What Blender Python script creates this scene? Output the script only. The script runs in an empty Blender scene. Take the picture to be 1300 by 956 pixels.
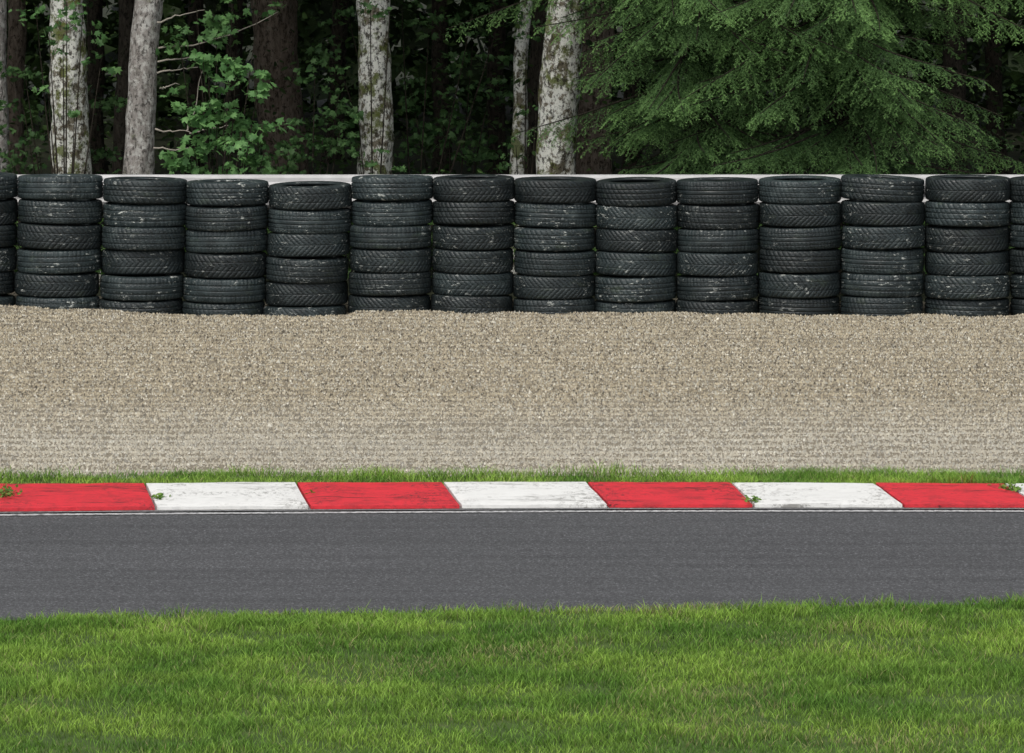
import bpy, math, numpy as np
from mathutils import Vector
rng=np.random.default_rng(7)
sc=bpy.context.scene
COL=sc.collection
# ---------------- camera ----------------
F=7425.0; HC=3.6; PITCH=math.atan((478-(400-165*HC))/F); CAM=np.array([0.0,-45.0,HC])
cd=bpy.data.cameras.new("camera"); cam=bpy.data.objects.new("camera",cd); COL.objects.link(cam)
cd.sensor_width=36; cd.lens=F/1300*36; cd.clip_start=0.5; cd.clip_end=2000
cam.location=CAM; cam.rotation_euler=(math.radians(90)-PITCH,0,0); sc.camera=cam
fw=np.array([0,math.cos(PITCH),-math.sin(PITCH)]); up=np.array([0,math.sin(PITCH),math.cos(PITCH)])
def ray(px,py): return fw+np.array([1.,0,0])*(px-650)/F-up*(py-478)/F
def gnd(px,py,z=0.0):
    d=ray(px,py); return CAM+d*((z-CAM[2])/d[2])
def atd(px,py,Y):
    d=ray(px,py); return CAM+d*((Y-CAM[1])/d[1])
# ---------------- light ----------------
w=bpy.data.worlds.new("World"); sc.world=w; w.use_nodes=True
nt=w.node_tree; nt.nodes.clear()
o=nt.nodes.new("ShaderNodeOutputWorld"); b=nt.nodes.new("ShaderNodeBackground"); s=nt.nodes.new("ShaderNodeTexSky")
hs=nt.nodes.new("ShaderNodeHueSaturation"); hs.inputs["Saturation"].default_value=0.3
s.sky_type='NISHITA'; s.sun_disc=False; s.sun_elevation=math.radians(58); s.sun_rotation=math.radians(205); s.dust_density=3
nt.links.new(s.outputs[0],hs.inputs["Color"]); nt.links.new(hs.outputs[0],b.inputs[0]); b.inputs[1].default_value=0.15
nt.links.new(b.outputs[0],o.inputs[0])
sd=bpy.data.lights.new("sun",'SUN'); sun=bpy.data.objects.new("sun",sd); COL.objects.link(sun)
sd.energy=1.5; sd.angle=math.radians(14); sd.color=(1,0.95,0.87)
e=math.radians(58);a=math.radians(205)
sv=Vector((math.sin(a)*math.cos(e),math.cos(a)*math.cos(e),math.sin(e)))
sun.rotation_euler=sv.to_track_quat('Z','Y').to_euler()
sc.view_settings.view_transform='Standard'; sc.view_settings.look='None'; sc.view_settings.exposure=0
# ---------------- helpers ----------------
def hsh(ix,iy,seed):
    n=(ix.astype(np.int64)*374761393+iy.astype(np.int64)*668265263+seed*974711)&0x7fffffff
    n=((n^(n>>13))*1274126177)&0x7fffffff
    return ((n^(n>>16))&0xffff)/65535.0
def vn(x,y,seed=0):
    x=np.asarray(x,float); y=np.asarray(y,float)
    ix=np.floor(x); iy=np.floor(y); fx=x-ix; fy=y-iy
    fx=fx*fx*(3-2*fx); fy=fy*fy*(3-2*fy)
    a=hsh(ix,iy,seed); b=hsh(ix+1,iy,seed); c=hsh(ix,iy+1,seed); d=hsh(ix+1,iy+1,seed)
    return (a*(1-fx)+b*fx)*(1-fy)+(c*(1-fx)+d*fx)*fy
def fbm(x,y,seed=0,o=3):
    r=0;am=.5;t=0
    for i in range(o):
        r=r+am*vn(x*2**i,y*2**i,seed+i*17); t+=am; am*=.5
    return r/t
def mesh(name,V,Fc,mat=None,col=None,smooth=False):
    """V (n,3), Fc (m,k) same-size polygons"""
    V=np.asarray(V,np.float32); Fc=np.asarray(Fc,np.int32)
    m=bpy.data.meshes.new(name); k=Fc.shape[1]
    m.vertices.add(len(V)); m.vertices.foreach_set("co",V.ravel())
    m.loops.add(Fc.size); m.loops.foreach_set("vertex_index",Fc.ravel())
    m.polygons.add(len(Fc)); m.polygons.foreach_set("loop_start",np.arange(0,Fc.size,k,dtype=np.int32))
    m.polygons.foreach_set("loop_total",np.full(len(Fc),k,np.int32))
    m.polygons.foreach_set("use_smooth",np.full(len(Fc),smooth,bool))
    m.update(calc_edges=True)
    if col is not None:
        at=m.color_attributes.new("Col",'FLOAT_COLOR','POINT')
        c=np.ones((len(V),4),np.float32); c[:,:3]=col; at.data.foreach_set("color",c.ravel())
    if mat: m.materials.append(mat)
    return m
def obj(name,data,loc=(0,0,0),parent=None,label=None,cat=None,kind=None,group=None):
    ob=bpy.data.objects.new(name,data); COL.objects.link(ob); ob.location=loc
    if parent is not None: ob.parent=parent
    if label: ob["label"]=label
    if cat: ob["category"]=cat
    if kind: ob["kind"]=kind
    if group: ob["group"]=group
    return ob
def grid(name,xs,ys,zf,mat,col=None,smooth=True):
    X,Y=np.meshgrid(xs,ys); Z=zf(X,Y); V=np.stack([X,Y,Z],-1).reshape(-1,3)
    nx=len(xs); ny=len(ys); i=np.arange(nx-1)[None,:]+nx*np.arange(ny-1)[:,None]; i=i.ravel()
    return mesh(name,V,np.stack([i,i+1,i+nx+1,i+nx],1),mat,None,smooth)
def tube(pts,rad,seg=10,noise=0,seed=0,cap=True):
    """returns V,F quads along a path"""
    pts=np.asarray(pts,float); rad=np.asarray(rad,float); n=len(pts)
    T=np.gradient(pts,axis=0); T/=np.linalg.norm(T,axis=1)[:,None]
    ref=np.array([0.,1,0]) if abs(T[0][1])<.9 else np.array([1.,0,0])
    A=np.cross(T,ref); A/=np.linalg.norm(A,axis=1)[:,None]; B=np.cross(T,A)
    th=np.linspace(0,2*math.pi,seg,endpoint=False)
    r=rad[:,None]*np.ones(seg)[None,:]
    if noise: 
        L=np.linspace(0,n,n)[:,None]
        r=r*(1+noise*(fbm(np.cos(th)[None,:]*2+9+L*.25,np.sin(th)[None,:]*2+9+0*L,seed)-.5))
    V=pts[:,None,:]+r[...,None]*(np.cos(th)[None,:,None]*A[:,None,:]+np.sin(th)[None,:,None]*B[:,None,:])
    V=V.reshape(-1,3); i=np.arange(n-1)[:,None]*seg; j=np.arange(seg)[None,:]; jn=(j+1)%seg
    Fq=np.stack([i+j,i+jn,i+seg+jn,i+seg+j],-1).reshape(-1,4)
    return V,Fq
def join(parts):
    Vs=[];Fs=[];o=0
    for V,Fq in parts:
        Vs.append(V);Fs.append(Fq+o);o+=len(V)
    return np.concatenate(Vs),np.concatenate(Fs)
# ---------------- material helpers ----------------
class M:
    def __init__(s,name,rough=.8,spec=.3):
        s.m=bpy.data.materials.new(name); s.m.use_nodes=True; s.t=s.m.node_tree; s.p=s.t.nodes["Principled BSDF"]
        s.p.inputs["Roughness"].default_value=rough; s.p.inputs["Specular IOR Level"].default_value=spec
    def n(s,ty,**k):
        x=s.t.nodes.new(ty)
        for a,v in k.items():
            if a in x.inputs.keys(): x.inputs[a].default_value=v
            else: setattr(x,a,v)
        return x
    def l(s,a,b): s.t.links.new(a,b)
    def co(s,scale=(1,1,1),kind="Object",rnd=False):
        tc=s.n("ShaderNodeTexCoord"); mp=s.n("ShaderNodeMapping"); mp.inputs["Scale"].default_value=scale
        src=tc.outputs[kind]
        if rnd:
            oi=s.n("ShaderNodeObjectInfo"); va=s.n("ShaderNodeVectorMath",operation='ADD'); mu=s.n("ShaderNodeVectorMath",operation='SCALE'); mu.inputs[3].default_value=37
            cb=s.n("ShaderNodeCombineXYZ"); 
            for i in range(3): s.l(oi.outputs["Random"],cb.inputs[i])
            s.l(cb.outputs[0],mu.inputs[0]); s.l(mu.outputs[0],va.inputs[0]); s.l(src,va.inputs[1]); src=va.outputs[0]
        s.l(src,mp.inputs[0]); return mp.outputs[0]
    def noise(s,vec,scale,detail=4,rough=.55):
        x=s.n("ShaderNodeTexNoise",Scale=scale,Detail=detail,Roughness=rough); s.l(vec,x.inputs["Vector"]); return x.outputs["Fac"]
    def ramp(s,fac,stops):
        x=s.n("ShaderNodeValToRGB"); r=x.color_ramp
        while len(r.elements)<len(stops): r.elements.new(.5)
        for e,(p,c) in zip(r.elements,stops):
            e.position=p; e.color=(c if isinstance(c,tuple) else (c,c,c))+(1,)
        s.l(fac,x.inputs[0]); return x.outputs[0]
    def mix(s,fac,a,b,mode='MIX'):
        x=s.n("ShaderNodeMix",data_type='RGBA',blend_type=mode)
        for v,i in ((fac,0),(a,6),(b,7)):
            if isinstance(v,(int,float)): x.inputs[i].default_value=v
            elif isinstance(v,tuple): x.inputs[i].default_value=v+(1,)
            else: s.l(v,x.inputs[i])
        return x.outputs[2]
    def bump(s,h,st=.5,dist=.01):
        x=s.n("ShaderNodeBump",Strength=st,Distance=dist); s.l(h,x.inputs["Height"]); s.l(x.outputs[0],s.p.inputs["Normal"])
    def base(s,c): s.l(c,s.p.inputs["Base Color"])
def colmat(name,transl=0.0,rough=.85):
    k=M(name,rough,.2); at=k.n("ShaderNodeAttribute",attribute_name="Col"); k.base(at.outputs["Color"])
    if transl:
        tr=k.n("ShaderNodeBsdfTranslucent"); k.l(at.outputs["Color"],tr.inputs[0]); mx=k.n("ShaderNodeMixShader"); mx.inputs[0].default_value=transl
        k.l(k.p.outputs[0],mx.inputs[1]); k.l(tr.outputs[0],mx.inputs[2]); k.l(mx.outputs[0],k.t.nodes["Material Output"].inputs[0])
    return k.m
m_leaf=colmat("leaf",.3,.5); m_blade=colmat("grass_blade",.3,.6); m_needle=colmat("needle",.2,.6); m_stone=colmat("gravel_stone",0,.95)
# gravel bed
k=M("gravel_bed",.95); c=k.co(); v=k.n("ShaderNodeTexVoronoi",Scale=75.0); k.l(c,v.inputs["Vector"])
k.base(k.mix(.7,k.ramp(v.outputs["Color"],[(0,(.14,.122,.09)),(.5,(.25,.222,.165)),(1,(.38,.34,.27))]),(.23,.203,.152))); k.bump(v.outputs["Distance"],.8,.01); m_gbed=k.m
# asphalt
k=M("asphalt",.85,.35); c=k.co(); cs=k.co((.13,2.8,1)); cg=k.co((1,.40,1))
sp=k.ramp(k.noise(cg,82,3,.82),[(.33,.042),(.5,.080),(.60,.106),(.71,.25)])
st=k.ramp(k.noise(cs,1.2,7,.66),[(.32,.78),(.5,1.0),(.68,1.18)])
col=k.mix(1.0,sp,st,'MULTIPLY')
sp2=k.ramp(k.noise(cg,26,3,.75),[(.56,0.),(.74,.9)])
col=k.mix(sp2,col,k.mix(1.,col,(1.42,1.42,1.42),'MULTIPLY'))
col=k.mix(1.,col,(.97,.99,1.03),'MULTIPLY')
k.base(col); k.bump(k.noise(c,90,3,.8),.45,.004); m_asph=k.m
# soils
k=M("forest_soil",.95); c=k.co(); k.base(k.ramp(k.noise(c,3,6,.65),[(.3,(.012,.012,.008)),(.55,(.02,.026,.010)),(.75,(.04,.033,.02))])); k.bump(k.noise(c,20,4),.6,.03); m_soil=k.m
k=M("verge_soil",.95); c=k.co(); k.base(k.ramp(k.noise(c,9,6,.65),[(.3,(.05,.085,.02)),(.55,(.07,.12,.025)),(.75,(.11,.13,.05))])); k.bump(k.noise(c,60,4),.6,.02); m_verge=k.m
k=M("gutter_concrete",.9); c=k.co(); k.base(k.ramp(k.noise(c,50,5,.8),[(.3,.09),(.5,.20),(.7,.42)])); k.bump(k.noise(c,90,4),.5,.004); m_gut=k.m
# paint
def paint(name,base,dark,amt,lo,edge,crack,c0):
    k=M(name,.6,.4); c=k.co(rnd=True); cs=k.co((1.2,1.2,3),rnd=True)
    n1=k.ramp(k.noise(cs,5.5,9,.80),[(.46,0.),(.60,1.)])
    n2=k.ramp(k.noise(k.co((1,.45,1),rnd=True),30,5,.85),[(.50,0.),(.60,amt)])
    col=k.mix(n1,base,tuple(x*lo+y*(1-lo) for x,y in zip(base,dark)))
    # grime gathers toward the block ends
    tc=k.n("ShaderNodeTexCoord"); sx=k.n("ShaderNodeSeparateXYZ"); k.l(tc.outputs["Object"],sx.inputs[0])
    ab=k.n("ShaderNodeMath",operation='ABSOLUTE'); k.l(sx.outputs[0],ab.inputs[0])
    ad=k.n("ShaderNodeMath",operation='ADD'); sc_=k.n("ShaderNodeMath",operation='MULTIPLY'); sc_.inputs[1].default_value=edge
    k.l(ab.outputs[0],sc_.inputs[0]); k.l(sc_.outputs[0],ad.inputs[0]); k.l(k.noise(c,3.0,5,.65),ad.inputs[1])
    loc=k.ramp(ad.outputs[0],[(.56,0.05),(.72,1.)])
    col=k.mix(k.mix(1.,n2,loc,'MULTIPLY'),col,dark)
    cf=k.co((.55,4,1),rnd=True); n3=k.ramp(k.noise(cf,3.2,9,.80),[(c0,0.),(c0+.05,crack)])
    n5=k.mix(1.,n3,k.ramp(k.noise(c,2.2,3,.6),[(.48,0.),(.56,1.)]),'MULTIPLY')
    col=k.mix(n5,col,tuple(y*.8 for y in dark)); k.base(col); k.bump(k.noise(c,60,4,.7),.4,.003); return k.m
m_red=paint("red_paint",(.74,.036,.052),(.12,.027,.029),.95,.64,.38,.95,.54); m_white=paint("white_paint",(.86,.86,.83),(.18,.17,.15),.75,.90,.42,.75,.55)
k=M("line_paint",.7); c=k.co(); k.base(k.ramp(k.noise(c,30,4,.75),[(.40,.16),(.58,.62)])); m_line=k.m
# steel
k=M("galvanised_steel",.5,.5); c=k.co(); k.p.inputs["Metallic"].default_value=.25; k.base(k.ramp(k.noise(c,5,5,.6),[(.3,.38),(.7,.55)])); m_steel=k.m
# rubber
k=M("tyre_rubber",.45,.5); c=k.co(rnd=True); cs=k.co((1,1,3.0),rnd=True)
b1=k.ramp(k.noise(c,8,5,.65),[(.3,(.008,.013,.014)),(.55,(.020,.030,.032)),(.75,(.056,.072,.072))])
spk=k.ramp(k.noise(c,90,3,.7),[(.55,0.),(.69,.6)]); col=k.mix(spk,b1,(.085,.10,.10))
ml=k.ramp(k.noise(cs,5,5,.65),[(.58,0.),(.72,.55)]); col=k.mix(ml,col,(.048,.066,.045))
wn=k.n("ShaderNodeTexNoise",Scale=16.0,Detail=6.0,Roughness=.75); k.l(cs,wn.inputs["Vector"])
w2=k.ramp(k.noise(c,3.0,2,.5),[(.48,0.),(.56,1.)])
wf=k.ramp(wn.outputs["Fac"],[(.585,0.),(.63,1.)]); mm=k.n("ShaderNodeMath",operation='MULTIPLY'); k.l(w2,mm.inputs[0]); k.l(wf,mm.inputs[1])
col=k.mix(mm.outputs[0],col,(.42,.44,.41))
oi=k.n("ShaderNodeObjectInfo"); ov=k.ramp(oi.outputs["Random"],[(0,.6),(1,1.5)]); col=k.mix(1.,col,ov,'MULTIPLY')
k.base(col); k.l(k.ramp(k.noise(c,12,4,.6),[(.35,.36),(.65,.66)]),k.p.inputs["Roughness"]); k.bump(k.noise(c,60,4),.25,.003); m_rub=k.m
# bark
def bark(name,c0,c1,lich,moss,la=.5,lb=.58,ma=.58,mb=.7,ls=9):
    k=M(name,.95,.15); c=k.co(rnd=True); cv=k.co((1,1,.3),rnd=True)
    f=k.noise(cv,30,6,.7); col=k.ramp(f,[(.35,c0),(.65,c1)])
    col=k.mix(k.ramp(k.noise(c,ls,7,.72),[(la,0.),(lb,1.)]),col,lich)
    col=k.mix(k.ramp(k.noise(c,6,7,.72),[(ma,0.),(mb,.9)]),col,moss)
    col=k.mix(k.ramp(k.noise(k.co((1,1,.6),rnd=True),30,6,.75),[(.52,0.),(.58,.9)]),col,tuple(x*.4 for x in c0))
    k.base(col); k.bump(f,.9,.025); return k.m
m_lichen=bark("lichen_bark",(.10,.085,.055),(.28,.25,.19),(.84,.84,.77),(.13,.16,.035),.44,.50,.51,.58,9)
m_grey=bark("spruce_bark",(.22,.20,.18),(.46,.43,.40),(.62,.61,.57),(.15,.17,.09),.48,.60,.59,.70,14)
m_mid=bark("brown_bark",(.085,.066,.048),(.21,.17,.135),(.20,.19,.15),(.07,.085,.03),.56,.7,.6,.75)
m_dark=bark("dark_bark",(.022,.019,.014),(.065,.055,.042),(.09,.10,.07),(.03,.042,.018),.62,.75,.6,.75)
m_twig=M("dead_twig",.9); m_twig.p.inputs["Base Color"].default_value=(.34,.31,.26,1); m_twig=m_twig.m
# ---------------- ground zones ----------------
KX_b=[-380,-194,-16,184,376,562,745,928,1110,1275,1452,1630]
KX_f=[-375,-186,-6,198,393,585,772,957,1147,1318,1500,1685]
YB=[615,614,613,612,611,611,611,611,612,613,614,616]
YF=[648,647,645,643,642,641,640,640,640,640,641,642]
Pb=np.array([gnd(x,y,.05) for x,y in zip(KX_b,YB)]); Pf=np.array([gnd(x,y,.025) for x,y in zip(KX_f,YF)])
def smooth_interp(xs,ys,deg=3):
    p=np.polyfit(xs,ys,deg); lo,hi=min(xs),max(xs); return lambda x: np.polyval(p,np.clip(x,lo,hi))
kb=smooth_interp(Pb[:,0],Pb[:,1]); kf=smooth_interp(Pf[:,0],Pf[:,1])
E=np.array([gnd(x,y) for x,y in [(-400,796),(0,791),(150,789),(400,784),(650,780),(850,776),(1050,773),(1300,770),(1700,768)]])
ve=smooth_interp(E[:,0],E[:,1],2)
GY0=float(kb(0))
wb=np.array([[-200,388],[0,389],[30,390],[130,396],[240,402],[330,403],[440,402],[455,397],[550,398],[650,398],[760,400],[860,398],[960,400],[1060,402],[1170,402],[1280,405],[1310,401],[1600,400]],float)
wx=(wb[:,0]-650)/164.2; wz=(401-wb[:,1])/164.-.022
def ridge(X,Y): return np.sin(2*math.pi*(Y+.10*fbm(X*.35,Y*.5,9))/.34)
def gh(X,Y):
    z=np.interp(X,wx,wz)+.015*(fbm(X*2.2,Y*0+3,5)-.5)
    fall=np.exp(np.minimum(Y,0)/1.3)
    z=z*fall+.019*ridge(X,Y)*(.4+.8*vn(X*.5,Y*.8,3))+.02*(fbm(X*1.3,Y*1.3,4)-.5)
    edge=np.clip((Y-(kb(X)+.35))/.8,0,1)
    return z*edge+.012
ground=obj("ground",grid("ground",np.concatenate([np.linspace(-600,-20,12),np.linspace(-18,18,30),np.linspace(20,600,12)]),np.concatenate([np.linspace(-400,-40,8),np.linspace(-36,36,40),np.linspace(40,900,16)]),lambda X,Y:-.05+0*X,m_soil),kind="structure",label="dark soil ground running under the wood",cat="ground")
xs=np.linspace(-30,30,121)
def strip(name,f0,f1,z0,z1,mat,label,ny=2,xs=xs,cat=None):
    V=[];n=len(xs)
    for i in range(ny):
        t=i/(ny-1); V.append(np.stack([xs,f0(xs)*(1-t)+f1(xs)*t,np.full(n,z0*(1-t)+z1*t)],1))
    i=(np.arange(n-1)[None,:]+n*np.arange(ny-1)[:,None]).ravel()
    return obj(name,mesh(name,np.concatenate(V),np.stack([i,i+1,i+n+1,i+n],1),mat,None,True),kind="structure",label=label,cat=cat or name)
strip("road",lambda x:ve(x)-.35,lambda x:kf(x)-.0,-.004,-.004,m_asph,"grey asphalt race track beside the painted kerb",2)
strip("kerb_footing",lambda x:kf(x)-.045,lambda x:kb(x)+.02,.004,.004,m_gut,"weathered concrete footing under the painted kerb",2)
strip("road_edge_line",lambda x:kf(x)-.15,lambda x:kf(x)-.07,.0,.0,m_line,"worn white line along the track edge",2)
obj("gravel_trap",grid("gravel_trap",np.linspace(-25,25,420),np.linspace(GY0-.4,1.4,460),gh,m_gbed),kind="structure",label="raked tan gravel trap in front of the tyre barrier",cat="gravel")
strip("grass_verge_soil",lambda x:kb(x)+.0,lambda x:kb(x)+.62,.03,.014,m_verge,"earth strip between kerb and gravel",3,cat="verge")
def vz(X,Y): return .012+.03*fbm(X*.8,Y*.8,21)*np.clip((ve(X)-Y)/.5,0,1)
V=[];xv=np.linspace(-25,25,400);tt=np.linspace(0,1,60)**1.6
for t in tt:
    yy=ve(xv)*(1-t)+(-44)*t; yy=yy+(.14*(fbm(xv*2.5,xv*0,2)-.6) if t==0 else 0); V.append(np.stack([xv,yy,vz(xv,yy)],1))
n=400;i=(np.arange(n-1)[None,:]+n*np.arange(59)[:,None]).ravel()
obj("near_verge",mesh("near_verge",np.concatenate(V),np.stack([i,i+n,i+n+1,i+1],1),m_verge,None,True),kind="structure",label="grassy earth verge beside the track",cat="verge")
# ---------------- gravel stones ----------------
N=390000
X=rng.uniform(-4.4,4.4,N); Y=rng.uniform(GY0,.25,N)
keep=(Y>kb(X)+.34+.34*fbm(X*3,X*0,8))
X=X[keep];Y=Y[keep];n=len(X)
r=rng.uniform(.0053,.0106,n)*(1+.6*(rng.random(n)>.988)); th0=rng.uniform(0,6.28,n)
z=gh(X,Y)+.002
K=4; P=np.zeros((n,K+1,3))
for j in range(K):
    th=th0+j*2*math.pi/K+rng.uniform(-.35,.35,n); rr=r*rng.uniform(.8,1.3,n)
    P[:,j]=np.stack([X+rr*np.cos(th),Y+rr*np.sin(th),z-.004+rng.uniform(-.003,.004,n)],1)
P[:,K]=np.stack([X+rng.uniform(-.5,.5,n)*r,Y+rng.uniform(-.5,.5,n)*r,z+r*rng.uniform(.6,1.6,n)],1)
bi=(np.arange(n)*(K+1))[:,None]
T=np.concatenate([np.stack([bi[:,0]+j,bi[:,0]+(j+1)%K,bi[:,0]+K],1) for j in range(K)])
pal=np.array([[.42,.365,.262],[.345,.30,.218],[.50,.45,.345],[.43,.41,.345],[.64,.61,.52],[.115,.10,.078],[.25,.213,.152]])
ci=rng.choice(7,n,p=[.25,.21,.18,.12,.05,.11,.08]); c=pal[ci]*rng.uniform(.80,1.14,n)[:,None]
front=np.clip((-Y+GY0*.55)/3.2,0,1)*(.7+.5*fbm(X*.4,Y*2.5,31)); front=np.clip(front,0,1)[:,None]
c=c*(1-front)+(c*.55+np.array([.40,.388,.345])*.60)*front
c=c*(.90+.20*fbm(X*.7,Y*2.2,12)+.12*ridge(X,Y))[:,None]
c=np.repeat(c[:,None,:],K+1,1).reshape(-1,3)
obj("gravel",mesh("gravel",P.reshape(-1,3),T,m_stone,c),kind="stuff",label="loose crushed tan stones covering the trap",cat="gravel")
# ---------------- grass ----------------
def blades(name,X,Y,Z,H,Wd,C,label,lean=.45):
    n=len(X); a=rng.uniform(0,6.28,n); la=rng.uniform(0,6.28,n); l=H*lean*rng.uniform(.2,1.6,n)
    sx=np.cos(a)*Wd/2; sy=np.sin(a)*Wd/2; P=np.zeros((n,5,3))
    P[:,0]=np.stack([X-sx,Y-sy,Z],1); P[:,1]=np.stack([X+sx,Y+sy,Z],1)
    mx=X+np.cos(la)*l*.35; my=Y+np.sin(la)*l*.35
    P[:,2]=np.stack([mx-sx*.8,my-sy*.8,Z+H*.55],1); P[:,3]=np.stack([mx+sx*.8,my+sy*.8,Z+H*.55],1)
    P[:,4]=np.stack([X+np.cos(la)*l,Y+np.sin(la)*l,Z+H],1)
    b=np.arange(n)*5
    T=np.concatenate([np.stack([b,b+1,b+3],1),np.stack([b,b+3,b+2],1),np.stack([b+2,b+3,b+4],1)])
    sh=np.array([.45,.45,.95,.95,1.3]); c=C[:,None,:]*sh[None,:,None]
    return obj(name,mesh(name,P.reshape(-1,3),T,m_blade,c.reshape(-1,3)),kind="stuff",label=label,cat="grass")
def gcol(X,Y,n,dry):
    t=fbm(X*2.6,Y*2.6,40)[:,None]; t=np.clip((t-.5)*2.1+.5,0,1); c=np.array([.125,.26,.04])*(1-t)+np.array([.31,.48,.08])*t
    c=c*rng.uniform(.5,1.5,n)[:,None]; d=(rng.random(n)<dry)[:,None]; return np.where(d,np.array([.46,.44,.20])*rng.uniform(.6,1.1,n)[:,None],c)
n=225000
X=rng.uniform(-3.7,3.7,n); yn=-22.3; Y=yn+(ve(X)+.02+.30*(fbm(X*3,X*0,77)-.5)+.15*rng.random(n)**4-yn)*rng.random(n)**.85
dn=fbm(X*3.0,Y*3.0,50); keep=rng.random(n)<np.clip((dn-.24)*4.5,.3,1); X=X[keep];Y=Y[keep];dn=dn[keep];n=len(X)
H=(.015+.062*np.clip(fbm(X*4.5,Y*4.5,60)-.2,0,1)**1.2+.012*rng.random(n)+.03*(rng.random(n)>.988))*rng.uniform(.6,1.3,n)
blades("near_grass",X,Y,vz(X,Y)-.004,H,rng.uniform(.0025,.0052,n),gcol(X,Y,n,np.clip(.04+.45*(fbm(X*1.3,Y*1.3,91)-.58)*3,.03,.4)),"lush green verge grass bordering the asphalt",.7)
n=52000
X=rng.uniform(-4.6,4.6,n); ww=.32+.48*fbm(X*2.0,X*0,13); Y=kb(X)-.02+ww*rng.random(n)**1.1+.25*(rng.random(n)<.12)*rng.random(n)
dn=fbm(X*1.5,X*0+2,15); keep=rng.random(n)<np.clip((dn-.2)*3,.4,1); X=X[keep];Y=Y[keep];n=len(X)
H=(.018+.075*fbm(X*3.5,Y*3,61)**1.7)*rng.uniform(.5,1.4,n)
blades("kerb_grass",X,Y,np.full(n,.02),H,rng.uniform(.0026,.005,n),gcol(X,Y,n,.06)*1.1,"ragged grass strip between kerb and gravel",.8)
# ---------------- kerb blocks ----------------
import bmesh
for i in range(0,len(KX_b)-1):
    cx=(Pf[i]+Pf[i+1]+Pb[i]+Pb[i+1])/4; cx=np.array([cx[0],cx[1],0.])
    bm=bmesh.new(); nu,nv=20,10; g=.007
    top=[]
    for v_ in range(nv+1):
        row=[]
        for u_ in range(nu+1):
            t=v_/nv; u=u_/nu; A=Pf[i]*(1-t)+Pb[i]*t; B=Pf[i+1]*(1-t)+Pb[i+1]*t
            L=B-A; p=A+L*(g/np.linalg.norm(L)+u*(1-2*g/np.linalg.norm(L)))
            ew=.02*(float(fbm(np.array(i*9+u_*1.3),np.array(t*3),5))-.5) if v_ in(0,nv) else 0
            z=.028+.022*t+.005*float(vn(np.array(u*5+i*7),np.array(t*4),3))
            if u_ in(0,nu) or v_ in(0,nv): z-=.007
            row.append(bm.verts.new((p[0]-cx[0],p[1]-cx[1]+float(ew),z)))
        top.append(row)
    for v_ in range(nv):
        for u_ in range(nu): bm.faces.new((top[v_][u_],top[v_][u_+1],top[v_+1][u_+1],top[v_+1][u_]))
    loop=top[0]+[r_[-1] for r_ in top[1:]]+top[-1][-2::-1]+[r_[0] for r_ in top[-2:0:-1]]
    low=[bm.verts.new((q.co.x,q.co.y,.006)) for q in loop]
    for a_ in range(len(loop)):
        b_=(a_+1)%len(loop); bm.faces.new((loop[b_],loop[a_],low[a_],low[b_]))
    bm.normal_update(); me=bpy.data.meshes.new("kerb_block"); bm.to_mesh(me); bm.free(); me.materials.append(m_red if i%2==0 else m_white)
    obj("kerb_block",me,cx,label=("red" if i%2==0 else "white")+" painted concrete kerb block with scuffed paint",cat="kerb",group="painted kerb blocks along the track")
# ---------------- tyres ----------------
def tyre_mesh(var):
    R=.3255; seg=300
    prof=[]
    def add(r,z,t=None): prof.append((r,z,t))
    add(.215,-.078);add(.222,-.086);add(.240,-.0915);add(.258,-.0935);add(.282,-.0925);add(.299,-.0900)
    add(.3115,-.0860,-1.08)
    nt_=35
    for q in range(nt_):
        t=-1+2*q/(nt_-1); add(R-.0065*abs(t)**5-.001*t*t,t*.0812,t)
    add(.3115,.0860,1.08)
    add(.299,.0900);add(.282,.0925);add(.258,.0935);add(.240,.0915);add(.222,.086);add(.215,.078)
    add(.222,.068);add(.258,.080);add(.285,.066);add(.300,.03);add(.303,0);add(.300,-.03);add(.285,-.066);add(.258,-.080);add(.222,-.068)
    np_=len(prof); th=np.linspace(0,2*math.pi,seg,endpoint=False)
    r=np.array([p[0] for p in prof])[None,:]*np.ones(seg)[:,None]; z=np.array([p[1] for p in prof])
    for j,(rr,zz_,t) in enumerate(prof):
        if t is None: continue
        d=np.zeros(seg); at=abs(t)
        grooves={0:[-.5,0,.5],1:[-.42,.42],2:[-.6,-.2,.2,.6],3:[-.45,.1,.5],4:[0.],5:[-.5,0,.5]}[var]
        for g in grooves:
            if abs(t-g)<.045: d+=.0065
        per={0:52,1:46,2:64,3:44,4:48,5:56}[var]
        sl={0:.7,1:1.4,2:.35,3:1.0,4:1.7,5:.0}[var]
        sgn=-1 if (var in(1,4) and t<0) else 1
        ph=(th*per/(2*math.pi)+sl*t*sgn*1.2)%1.0
        cut=ph<(.26 if at>.6 else .22)
        if var in (2,5) and at<.3: cut=cut&False
        d=np.maximum(d,np.where(cut,.007 if at>.55 else .006,0))
        if at>1: d=np.where(ph<.3,.006,0)
        r[:,j]-=d
    V=np.stack([r*np.cos(th)[:,None],r*np.sin(th)[:,None],z[None,:]*np.ones(seg)[:,None]],-1).reshape(-1,3)
    i=np.arange(seg)[:,None]; j=np.arange(np_)[None,:]; ip=(i+1)%seg; jp=(j+1)%np_
    Fq=np.stack([i*np_+j,ip*np_+j,ip*np_+jp,i*np_+jp],-1).reshape(-1,4)
    return mesh("tyre",V,Fq,m_rub,None,True)
TM=[tyre_mesh(v) for v in range(6)]
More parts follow.
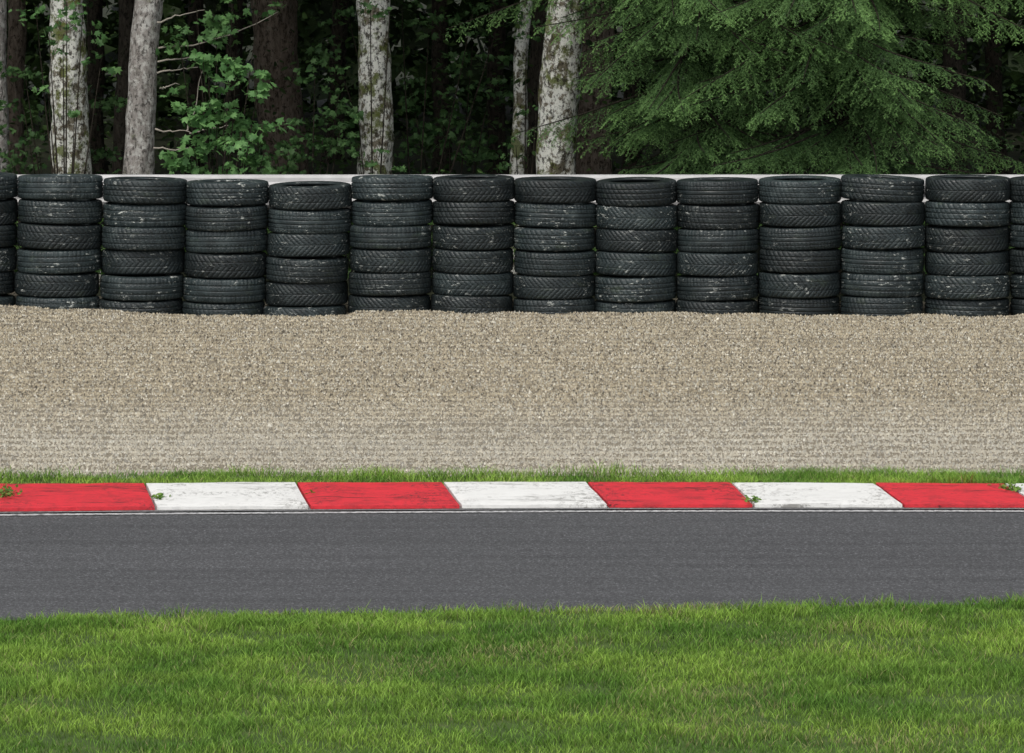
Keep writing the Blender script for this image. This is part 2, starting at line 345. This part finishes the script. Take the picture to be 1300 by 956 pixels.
stacks=[(-238,-244,219,1.0),(-132,-138,219,1.0),(-27,-32,219,1.0),(80,75,220,1.02),(188,180,224,1.015),(291,285,227,1.0),(396,388,231,1.0),(499,495,221,.987),(601,600,222,.985),(704,703,224,.987),(807,806,226,.987),(910,910,225,.987),(1014,1013,224,.992),(1118,1118,222,1.0),(1225,1226,222,1.02),(1330,1332,223,1.0),(1434,1436,223,1.0)]
TL=["worn black car tyre in a barrier stack","black tyre on top of a barrier stack","half-buried black tyre at the bottom of a stack"]
for si,(xt,xb,yt,scl) in enumerate(stacks):
    pt=atd(xt,yt,.5); zt=pt[2]-.002; h=rng.uniform(.1845,.188)
    X1=(xt-650)/F*45.6; X0=(xb-650)/F*45.6
    z=zt
    for q in range(6):
        hh=h*rng.uniform(.95,1.045) if q else h
        zc=z-hh/2; z-=hh
        t=q/5; x=X1*(1-t)+X0*t+rng.normal(0,.004)
        sq=scl*rng.uniform(.987,1.004)
        ob=obj("tyre",TM[rng.integers(0,6)],(x,.329+rng.normal(0,.012),zc),label=TL[1] if q==0 else TL[2] if q==5 else TL[0],cat="tyre",group="tyres stacked in a safety barrier")
        ob.scale=(sq*rng.uniform(.998,1.007),sq,hh/.189)
        ob.rotation_euler=(rng.normal(0,.013),rng.normal(0,.015),rng.uniform(0,6.28))
# ---------------- guardrail ----------------
ztop=atd(650,221.5,.86)[2]
gr=obj("guardrail",None,(0,.86,0),label="galvanised steel guardrail behind the tyre stacks",cat="guardrail")
prof=[(0,.0),(-.012,.006),(-.03,.03),(-.075,.055),(-.085,.075),(-.085,.10),(-.075,.12),(-.03,.14),(-.02,.155),(-.03,.17),(-.075,.19),(-.085,.21),(-.085,.235),(-.075,.255),(-.03,.285),(-.012,.305),(0,.31)]
full=[(y,z) for y,z in prof]+[(y+.004,z) for y,z in prof[::-1]]
nP=len(full)
Vr=np.array([[x,y,z] for x in (-12.,12.) for y,z in full]); j=np.arange(nP)
rm=mesh("rail",Vr,np.stack([j,(j+1)%nP,nP+(j+1)%nP,nP+j],1),m_steel,None,False)
obj("rail",rm,(0,0,ztop-.31),gr)
bm=bmesh.new(); bmesh.ops.create_cube(bm,size=1); 
for v in bm.verts: v.co=(v.co.x*.06,v.co.y*.1,v.co.z*(ztop+.0)); 
bmesh.ops.bevel(bm,geom=bm.edges[:],offset=.008,segments=2,affect='EDGES')
pm=bpy.data.meshes.new("post"); bm.to_mesh(pm); bm.free(); pm.materials.append(m_steel)
for x in np.arange(-11.1,12,2.0): obj("post",pm,(x,.06,(ztop)/2-.03),gr)
# ---------------- leaves ----------------
ang=np.radians([0,14,24,44,56,66,92,118,160]); rad_=np.array([1,.66,.52,.88,.60,.48,.68,.42,.30])
ml=[(r*math.sin(a),r*math.cos(a)) for a,r in zip(ang,rad_)]; ml=ml+[(0,-.12)]+[(-x,y) for x,y in ml[:0:-1]]
MAPLE=np.array([[0,.12,-.0]]+[[x,y,-.10*abs(x)-.12*y*y] for x,y in ml]); MK=len(ml)
MT=np.array([[0,1+(j+1)%MK,1+j] for j in range(MK)])
OVAL=np.array([[0,0,0],[.28,.35,.06],[.25,.7,.05],[0,1.05,-.05],[-.25,.7,.05],[-.28,.35,.06]]); OT=np.array([[0,1,2],[0,2,3],[0,3,4],[0,4,5]])
DIA=np.array([[0,0,0],[.4,.5,.05],[0,1,0],[-.4,.5,.05]]); DT=np.array([[0,1,2],[0,2,3]])
def leaves(P,S,C,tmpl,tri,up_bias=.7,face=None):
    n=len(P); a=rng.uniform(0,6.28,n)
    N=rng.normal(0,1,(n,3))*(1-up_bias)+np.array([0,-.35,1.0])*up_bias
    N/=np.linalg.norm(N,axis=1)[:,None]
    D=np.stack([np.cos(a),np.sin(a),rng.uniform(-.8,0,n)],1); D-=N*(D*N).sum(1)[:,None]; D/=np.linalg.norm(D,axis=1)[:,None]
    R=np.cross(D,N)
    V=P[:,None,:]+S[:,None,None]*(tmpl[None,:,0,None]*R[:,None,:]+tmpl[None,:,1,None]*D[:,None,:]+tmpl[None,:,2,None]*N[:,None,:])
    k=len(tmpl); T=(tri[None]+(np.arange(n)*k)[:,None,None]).reshape(-1,3)
    return V.reshape(-1,3),T,np.repeat(C,k,0)
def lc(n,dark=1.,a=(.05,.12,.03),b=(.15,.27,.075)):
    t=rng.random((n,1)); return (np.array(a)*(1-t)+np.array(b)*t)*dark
def crown_mesh(name,r,z0,z1,nc,per,size,conic=False,col=((.03,.07,.02),(.09,.17,.045))):
    P=[]
    for q in range(nc):
        t=rng.random(); zz=z0+(z1-z0)*t
        rr=r*((1-t)*.95+.05 if conic else math.sin(math.pi*min(1,.18+.82*t))**.6)*math.sqrt(rng.random())
        a=rng.uniform(0,6.28); P.append(np.array([rr*math.cos(a),rr*math.sin(a),zz])+rng.normal(0,1,(per,3))*np.array([.38,.38,.2]))
    P=np.concatenate(P); n=len(P)
    V,T,C=leaves(P,rng.uniform(size*.7,size*1.3,n),lc(n,1,*col),DIA,DT,.5)
    return mesh(name,V,T,m_leaf,C)
crownA=crown_mesh("crown",2.7,5.6,12.5,150,30,.22); crownB=crown_mesh("crown",2.2,5.2,14,150,30,.24,True,((.02,.05,.02),(.06,.11,.04)))
def limb_mesh(mat,z0,z1,r,n,seed):
    g=np.random.default_rng(seed); parts=[]
    for q in range(n):
        z=z0+(z1-z0)*q/n; a=g.uniform(0,6.28); L=r*g.uniform(.6,1)*(1-.6*q/n); s_=np.linspace(0,1,6)
        pts=np.stack([np.cos(a)*L*s_,np.sin(a)*L*s_,z+L*.55*s_**1.2+.05*g.normal(size=6)*s_],1); parts.append(tube(pts,.05*(1-.8*s_)+.008,6))
    V,Fq=join(parts); return mesh("limb",V,Fq,mat,None,True)
limbA=limb_mesh(m_lichen,4.6,10.5,2.5,12,1); limbB=limb_mesh(m_dark,4.4,12,2.0,16,2)
def tree(name,xt,xb,wt,wb_,Y,mat,label,H=12,conif=False,seed=0,group=None,yb=220):
    A=atd(xt,0,Y); B=atd(xb,yb,Y); sc_=(Y+45)/F
    slope=(A-B)/(A[2]-B[2]); base=B-slope*B[2]; rt=wt*sc_/2; rb=wb_*sc_/2
    zs=np.concatenate([np.linspace(-.15,3.2,60),np.linspace(3.4,H,16)])
    pts=np.stack([slope[0]*np.minimum(zs,3.5)+.022*(vn(zs*1.6,zs*0,seed)-.5)*2,0*zs,zs],1)
    rr=rb+(rt-rb)*(zs-B[2])/(A[2]-B[2]); rr=np.where(zs>2.6,(rb+(rt-rb)*(2.6-B[2])/(A[2]-B[2]))*(1-.85*(zs-2.6)/(H-2.6)),rr); rr=rr+rb*.5*np.exp(-np.maximum(zs,0)*5)
    V,Fq=tube(pts,np.maximum(rr,.02),28,.34,seed)
    root=obj(name,None,(base[0],Y,-.05),label=label,cat="tree",group=group)
    obj("trunk",mesh("trunk",V,Fq,mat,None,True),(0,0,0),root)
    x=float(slope[0]*3.5)
    l_=obj("limb",limbB if conif else limbA,(x,0,0),root); l_.rotation_euler[2]=seed
    c_=obj("crown",crownB if conif else crownA,(x,0,0),root); c_.rotation_euler[2]=seed*1.7
    for q in (l_,c_): q.scale=(1,1,H/12.5)
    return root
tree("deciduous_tree",85,93,44,48,4.0,m_lichen,"pale lichen-covered tree trunk behind the tyre barrier",seed=1)
t2=tree("spruce_tree",187,177,34,38,3.2,m_grey,"grey spruce trunk with dead side twigs",13,True,2)
tree("deciduous_tree",476,477,40,43,4.6,m_lichen,"straight white-mottled trunk in the wood edge",seed=3)
tree("deciduous_tree",717,706,48,53,3.9,m_lichen,"thick pale mottled trunk beside a spruce",seed=4)
tree("deciduous_tree",668,654,16,20,5.2,m_lichen,"slim leaning mottled trunk with moss",seed=5)
tree("deciduous_tree",-1,1,22,24,5.0,m_grey,"grey-brown trunk at the wood edge",seed=6)
tree("deciduous_tree",162,153,20,22,6.2,m_dark,"dark mossy trunk close to a spruce",seed=7)
tree("spruce_tree",345,362,58,60,12.5,m_mid,"thick dark brown trunk inside the wood",13,True,8)
tree("spruce_tree",690,678,30,34,8.0,m_dark,"dark brown trunk inside the wood",13,True,9)
tree("spruce_tree",757,755,42,44,7.0,m_mid,"dark brown trunk in deep shade",13,True,10)
tree("spruce_tree",1215,1212,30,34,9.5,m_dark,"dark trunk half lost in shade",13,True,11)
tree("deciduous_tree",20,18,22,24,12,m_mid,"brown trunk deep in the wood",12,False,12)
for q,(x,Y) in enumerate([(-330,4),(-180,8),(1480,4),(1640,8),(250,18),(560,18),(900,12),(1100,13),(1350,11),(630,19),(120,20),(430,23),(1000,18),(1260,20),(-100,14),(800,20),(300,25),(-420,12),(1750,13)]):  # outermost trees stand out of view, added to darken the wood
    tree("spruce_tree" if q%2 else "deciduous_tree",x,x+rng.uniform(-8,8),20,22,Y,m_dark,"dark trunk deep in the shaded wood",12+q%3,bool(q%2),20+q,"background trees of the wood")
def twig(pp,Y,r0=.009):
    W=np.array([atd(x,y,Y) for x,y in pp]); W=np.array([np.array([np.interp(u,np.linspace(0,1,len(W)),W[:,k_]) for k_ in range(3)]) for u in np.linspace(0,1,12)])
    W+=rng.normal(0,.006,W.shape); return tube(W,np.linspace(r0,.0025,12),5)
tw=[[(200,60),(240,58),(300,42),(355,14)],[(200,78),(235,74),(268,70)],[(200,92),(225,88),(252,86)],[(198,165),(222,168),(248,166)],[(196,188),(225,190),(243,187)],[(203,112),(228,106)],[(200,30),(225,20),(260,12)],[(236,168),(243,150),(250,130),(256,90)],[(240,170),(262,164),(292,160)]]
V,Fq=join([twig(p,2.95) for p in tw]); V=V-np.array(t2.location)
obj("branch",mesh("branch",V,Fq,m_twig,None,True),(0,0,0),t2,label="bare dead side twigs")
# maples / saplings
def sapling(name,cl,Y,label,size,dens,dark=1.,tmpl=(MAPLE,MT),a=(.070,.170,.055),b=(.18,.35,.12),flat=.16):
    cx=np.mean([c_[0] for c_ in cl]); base=atd(cx,300,Y); base[2]=-.05; sc_=(Y+45)/F
    P=[];stems=[]
    for (x,y,rr) in cl:
        C0=atd(x,y,Y); R=rr*sc_; n=int(dens*(rr/40)**2)+4
        nl=max(2,int(rr/6)); off=rng.normal(0,.5,(nl,3))*np.array([R,R,R*.8]); d=off[rng.integers(0,nl,n)]+rng.normal(0,.5,(n,3))*np.array([R*.45,R*.6,R*flat]); P.append(C0+d)
        mid=np.array([base[0]*.5+C0[0]*.5,Y,C0[2]*.45]); s_=np.linspace(0,1,9)[:,None]
        pts=(1-s_)**2*base+2*s_*(1-s_)*mid+s_**2*(C0+np.array([0,0,R*.3])); stems.append(tube(pts-base,np.linspace(.012,.003,9),5))
    P=np.concatenate(P)-base; n=len(P)
    V,T,C=leaves(P,rng.uniform(size*.6,size*1.2,n),lc(n,dark,a,b),tmpl[0],tmpl[1],.55)
    root=obj(name,None,base,label=label,cat="sapling" if "sapling" in name else "shrub")
    Vs,Fs=join(stems); obj("stem",mesh("stem",Vs,Fs,m_dark,None,True),(0,0,0),root); obj("crown",mesh("crown",V,T,m_leaf,C),(0,0,0),root)
sapling("maple_sapling",[(265,112,38),(300,98,34),(328,118,28),(240,150,26),(285,135,34),(315,175,36),(290,198,42),(240,205,42),(335,205,30),(262,175,32),(215,205,25),(258,80,24),(275,160,32)],1.9,"bright green maple sapling beside a grey spruce trunk",.056,95,1.12)
sapling("maple_sapling",[(250,25,42),(295,15,32),(228,60,24),(275,50,28),(330,5,20)],2.8,"green maple leaves hanging near bare twigs",.052,52,.9)
sapling("maple_sapling",[(62,45,30),(105,25,30),(45,15,30),(80,60,22),(130,75,26),(85,5,28),(60,110,16),(95,150,16)],3.3,"sparse dark maple foliage around a pale trunk",.046,44,.95)
sapling("leafy_shrub",[(140,200,40),(50,205,40),(10,205,40),(100,190,30),(30,150,40),(130,130,35),(30,90,35)],4.5,"dim leafy shrub behind the barrier",.045,72,.5)
sapling("leafy_shrub",[(410,190,45),(430,130,35),(380,205,40),(435,160,30),(400,100,30),(360,180,32),(350,205,34),(375,160,22)],4.2,"shaded leafy shrub beside a mottled trunk",.046,84,.6)
sapling("leafy_shrub",[(455,190,18),(500,205,22),(470,212,20),(455,150,14),(470,8,20),(495,20,18)],3.9,"small leafy sprigs crossing a mottled trunk",.042,60,.75)
sapling("leafy_shrub",[(530,180,45),(570,150,45),(610,190,40),(520,120,35),(560,205,40),(625,110,40),(600,70,35)],5.5,"dim broad-leaved shrub in the wood",.048,84,.6)
sapling("leafy_shrub",[(440,20,30),(510,15,30),(545,40,30),(600,30,40),(640,15,30),(420,60,30)],5.0,"dark hanging leaves in the wood",.046,56,.5)
sapling("leafy_shrub",[(672,140,18),(668,60,22),(655,190,20),(690,20,24),(640,205,24)],4.6,"mossy leafy growth around a slim trunk",.035,70,.7)
# undergrowth + background wood
n=52000; X=rng.uniform(-13,13,n); Y=rng.uniform(4.5,30,n); Z=3.0*rng.random(n)**1.3*(.3+1.1*fbm(X*.6,Y*.6,71))
k_=(fbm(X*.9+7,Y*.9+Z,81)>.47); X,Y,Z=X[k_],Y[k_],Z[k_]; n=len(X)
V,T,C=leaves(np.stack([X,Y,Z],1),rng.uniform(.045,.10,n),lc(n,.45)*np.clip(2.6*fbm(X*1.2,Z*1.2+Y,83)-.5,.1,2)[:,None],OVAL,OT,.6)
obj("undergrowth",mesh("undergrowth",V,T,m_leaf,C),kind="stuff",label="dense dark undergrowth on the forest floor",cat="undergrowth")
n=10000; X=rng.uniform(-6,6,n); Y=rng.uniform(1.3,3.6,n); Z=(.50+.58*fbm(X*1.5,Y*1.5,72))*rng.random(n)**.5
V,T,C=leaves(np.stack([X,Y,Z],1),rng.uniform(.03,.07,n),lc(n,.75),OVAL,OT,.6)
obj("hedge_plants",mesh("hedge_plants",V,T,m_leaf,C),kind="stuff",label="low green plants behind the guardrail",cat="undergrowth")
n=60000; X=rng.uniform(-32,32,n); Y=28+rng.random(n)*12; Z=14*rng.random(n)
X2=np.concatenate([rng.uniform(-32,-14,20000),rng.uniform(14,32,20000)]); Y=np.concatenate([Y,rng.uniform(3,30,40000)]); Z=np.concatenate([Z,13*rng.random(40000)]); X=np.concatenate([X,X2]); n=len(X)  # unseen side wings of leaves, added to hold back light from the sides
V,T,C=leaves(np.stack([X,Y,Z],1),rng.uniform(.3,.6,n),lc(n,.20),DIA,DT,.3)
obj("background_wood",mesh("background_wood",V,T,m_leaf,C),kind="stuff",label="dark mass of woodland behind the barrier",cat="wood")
# ---------------- spruces with drooping boughs ----------------
def needles(P,D,L,B,nn,nl,nw):
    n=len(P); u=rng.random((n,nn)); q=rng.normal(0,1,(n,nn,3)); q-=D[:,None,:]*(q*D[:,None,:]).sum(-1,keepdims=True); q/=np.linalg.norm(q,axis=-1,keepdims=True); q[...,2]*=.6
    b=P[:,None,:]+D[:,None,:]*(L[:,None]*u)[...,None]; nd=D[:,None,:]*.6+q*.8
    tip=b+nd*nl*rng.uniform(.8,1.2,(n,nn,1)); w_=rng.normal(0,1,(n,nn,3)); w_=np.cross(nd,w_); w_/=np.linalg.norm(w_,axis=-1,keepdims=True)+1e-9
    V=np.stack([b-w_*nw/2,b+w_*nw/2,tip],2).reshape(-1,3)
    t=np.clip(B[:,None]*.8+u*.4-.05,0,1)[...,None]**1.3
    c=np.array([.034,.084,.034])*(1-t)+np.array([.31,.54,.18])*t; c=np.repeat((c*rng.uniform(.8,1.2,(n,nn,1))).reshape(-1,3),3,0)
    return V,c
def big_spruce(px,SY,seed,lfac,label,step,wR=1.):
    SX=(px-650)/F*(45+SY)
    g=np.random.default_rng(seed)
    tp=[];td=[];tl=[];tb=[];stems=[]
    for z0 in np.arange(1.05,4.6,step):
        az=g.uniform(0,2*math.pi)
        if g.random()<.88: az=-math.pi/2+g.normal(0,1.1)
        L=(1.25+.48*(z0-1.0)) if z0<3.2 else max(.8,2.3-.5*(z0-3.2)); L*=g.uniform(.5,1.1)*lfac
        if math.cos(az)>0: L*=wR
        if z0>3.4 and g.random()<.5: continue
        h=np.array([math.cos(az),math.sin(az),0]); side=np.array([-h[1],h[0],0])
        if h[1]<0: L=min(L,(SY-1.0+.6)/max(.35,-h[1]))
        s_=np.linspace(0,1,16); dr=g.uniform(.16,.42)
        pts=h[None]*(L*s_)[:,None]+np.array([0,0,1.])*(z0-dr*L*s_**1.5+.16*L*np.maximum(0,s_-.6)**1.5)[:,None]+side[None]*(g.normal(0,.2)*L*s_**2)[:,None]
        stems.append(tube(pts,.012*(1-s_)+.003,5))
        s=0.12/L; sg=1; bb=g.uniform(.55,1.25)
        while s<1:
            p=np.array([np.interp(s,s_,pts[:,k2]) for k2 in range(3)]); tg=np.array([np.interp(min(1,s+.05),s_,pts[:,k2]) for k2 in range(3)])-np.array([np.interp(max(0,s-.05),s_,pts[:,k2]) for k2 in range(3)]); tg/=np.linalg.norm(tg)
            ll=(.36*(1-s)**.6+.08)*g.uniform(.6,1.2); sg=-sg
            d=tg*.58+side*sg*.75+np.array([0,0,-.18-.38*g.random()])+g.normal(0,.08,3); d/=np.linalg.norm(d)
            m_=max(2,int(ll/.036)); u=np.arange(m_)/m_
            lp=p[None]+d[None]*(u*ll)[:,None]+np.array([0,0,-1.])*(.34*ll*u**2)[:,None]
            ld=d[None]+np.array([0,0,-.65])*u[:,None]; ld/=np.linalg.norm(ld,axis=1)[:,None]
            tp.append(lp); td.append(ld); tl.append(np.full(m_,ll/m_*1.25)); tb.append((.2+.8*u*(.5+.5*s))*bb)
            for sgn in (-1,1):
                q=np.cross(ld,np.array([0,0,1.])); q/=np.linalg.norm(q,axis=1)[:,None]+1e-6
                sd_=ld*.62+q*sgn*.78+np.array([0,0,-.22])+g.normal(0,.16,(m_,3)); sd_/=np.linalg.norm(sd_,axis=1)[:,None]
                sl=(.036+.17*ll*(1-u))*g.uniform(.6,1.25,m_)
                tp.append(lp); td.append(sd_); tl.append(sl); tb.append((.2+.65*s*u+.5*g.random(m_)*s)*bb)
            s+=.056/L*g.uniform(.8,1.2)
    TP=np.concatenate(tp);TD=np.concatenate(td);TL_=np.concatenate(tl);TB=np.concatenate(tb)
    vis=(TP[:,2]<2.65)&(TP[:,1]<.2)
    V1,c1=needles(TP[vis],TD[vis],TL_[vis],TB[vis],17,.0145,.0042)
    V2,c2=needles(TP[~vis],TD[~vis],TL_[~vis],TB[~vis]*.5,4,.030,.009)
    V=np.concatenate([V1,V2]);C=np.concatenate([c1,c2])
    root=obj("spruce_tree",None,(SX,SY,-.05),label=label,cat="tree")
    zs=np.linspace(-.1,12,40); Vt,Ft=tube(np.stack([0*zs,0*zs,zs],1),.13*(1-.9*zs/12)+.01,20,.2,3); obj("trunk",mesh("trunk",Vt,Ft,m_dark,None,True),(0,0,0),root)
    Vs,Fs=join(stems); obj("limb",mesh("limb",Vs,Fs,m_dark,None,True),(0,0,0),root)
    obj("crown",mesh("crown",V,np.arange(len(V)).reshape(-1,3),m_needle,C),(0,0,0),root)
    cc=obj("crown",crownB,(0,0,1.4),root); cc.scale=(.6,.6,.8)
big_spruce(1070,3.0,11,1.08,"green spruce with drooping boughs hanging over the barrier",.023,.82)
big_spruce(888,3.1,12,.90,"feathery green spruce with layered drooping boughs",.025)
# ---------------- weeds at the kerb joints ----------------
for (x,y,s_) in [(3,632,.10),(203,633,.045),(957,636,.045),(1285,624,.07),(392,628,.022)]:
    p=gnd(x,y,.03); n=int(40*s_/.05)
    P=rng.normal(0,.45,(n,3))*np.array([s_*1.1,s_*1.6,s_*.45]); P[:,2]=np.abs(P[:,2])+s_*.25
    V,T,C=leaves(P,rng.uniform(.018,.036,n),lc(n,1.2,(.07,.16,.03),(.18,.30,.06)),OVAL,OT,.5)
    r_=obj("weed",None,(p[0],p[1],.025),label="small green weed growing in a kerb joint",cat="weed",group="weeds growing in kerb joints")
    obj("leaves",mesh("leaves",V,T,m_leaf,C),(0,0,0),r_)
    st=[tube(np.array([[0,0,-.005],P[q]*.5,P[q]]),[.0015,.0012,.001],4) for q in range(0,n,2)]
    Vs,Fs=join(st); obj("stem",mesh("stem",Vs,Fs,m_blade,np.tile([.08,.13,.03],(len(Vs),1))),(0,0,0),r_)
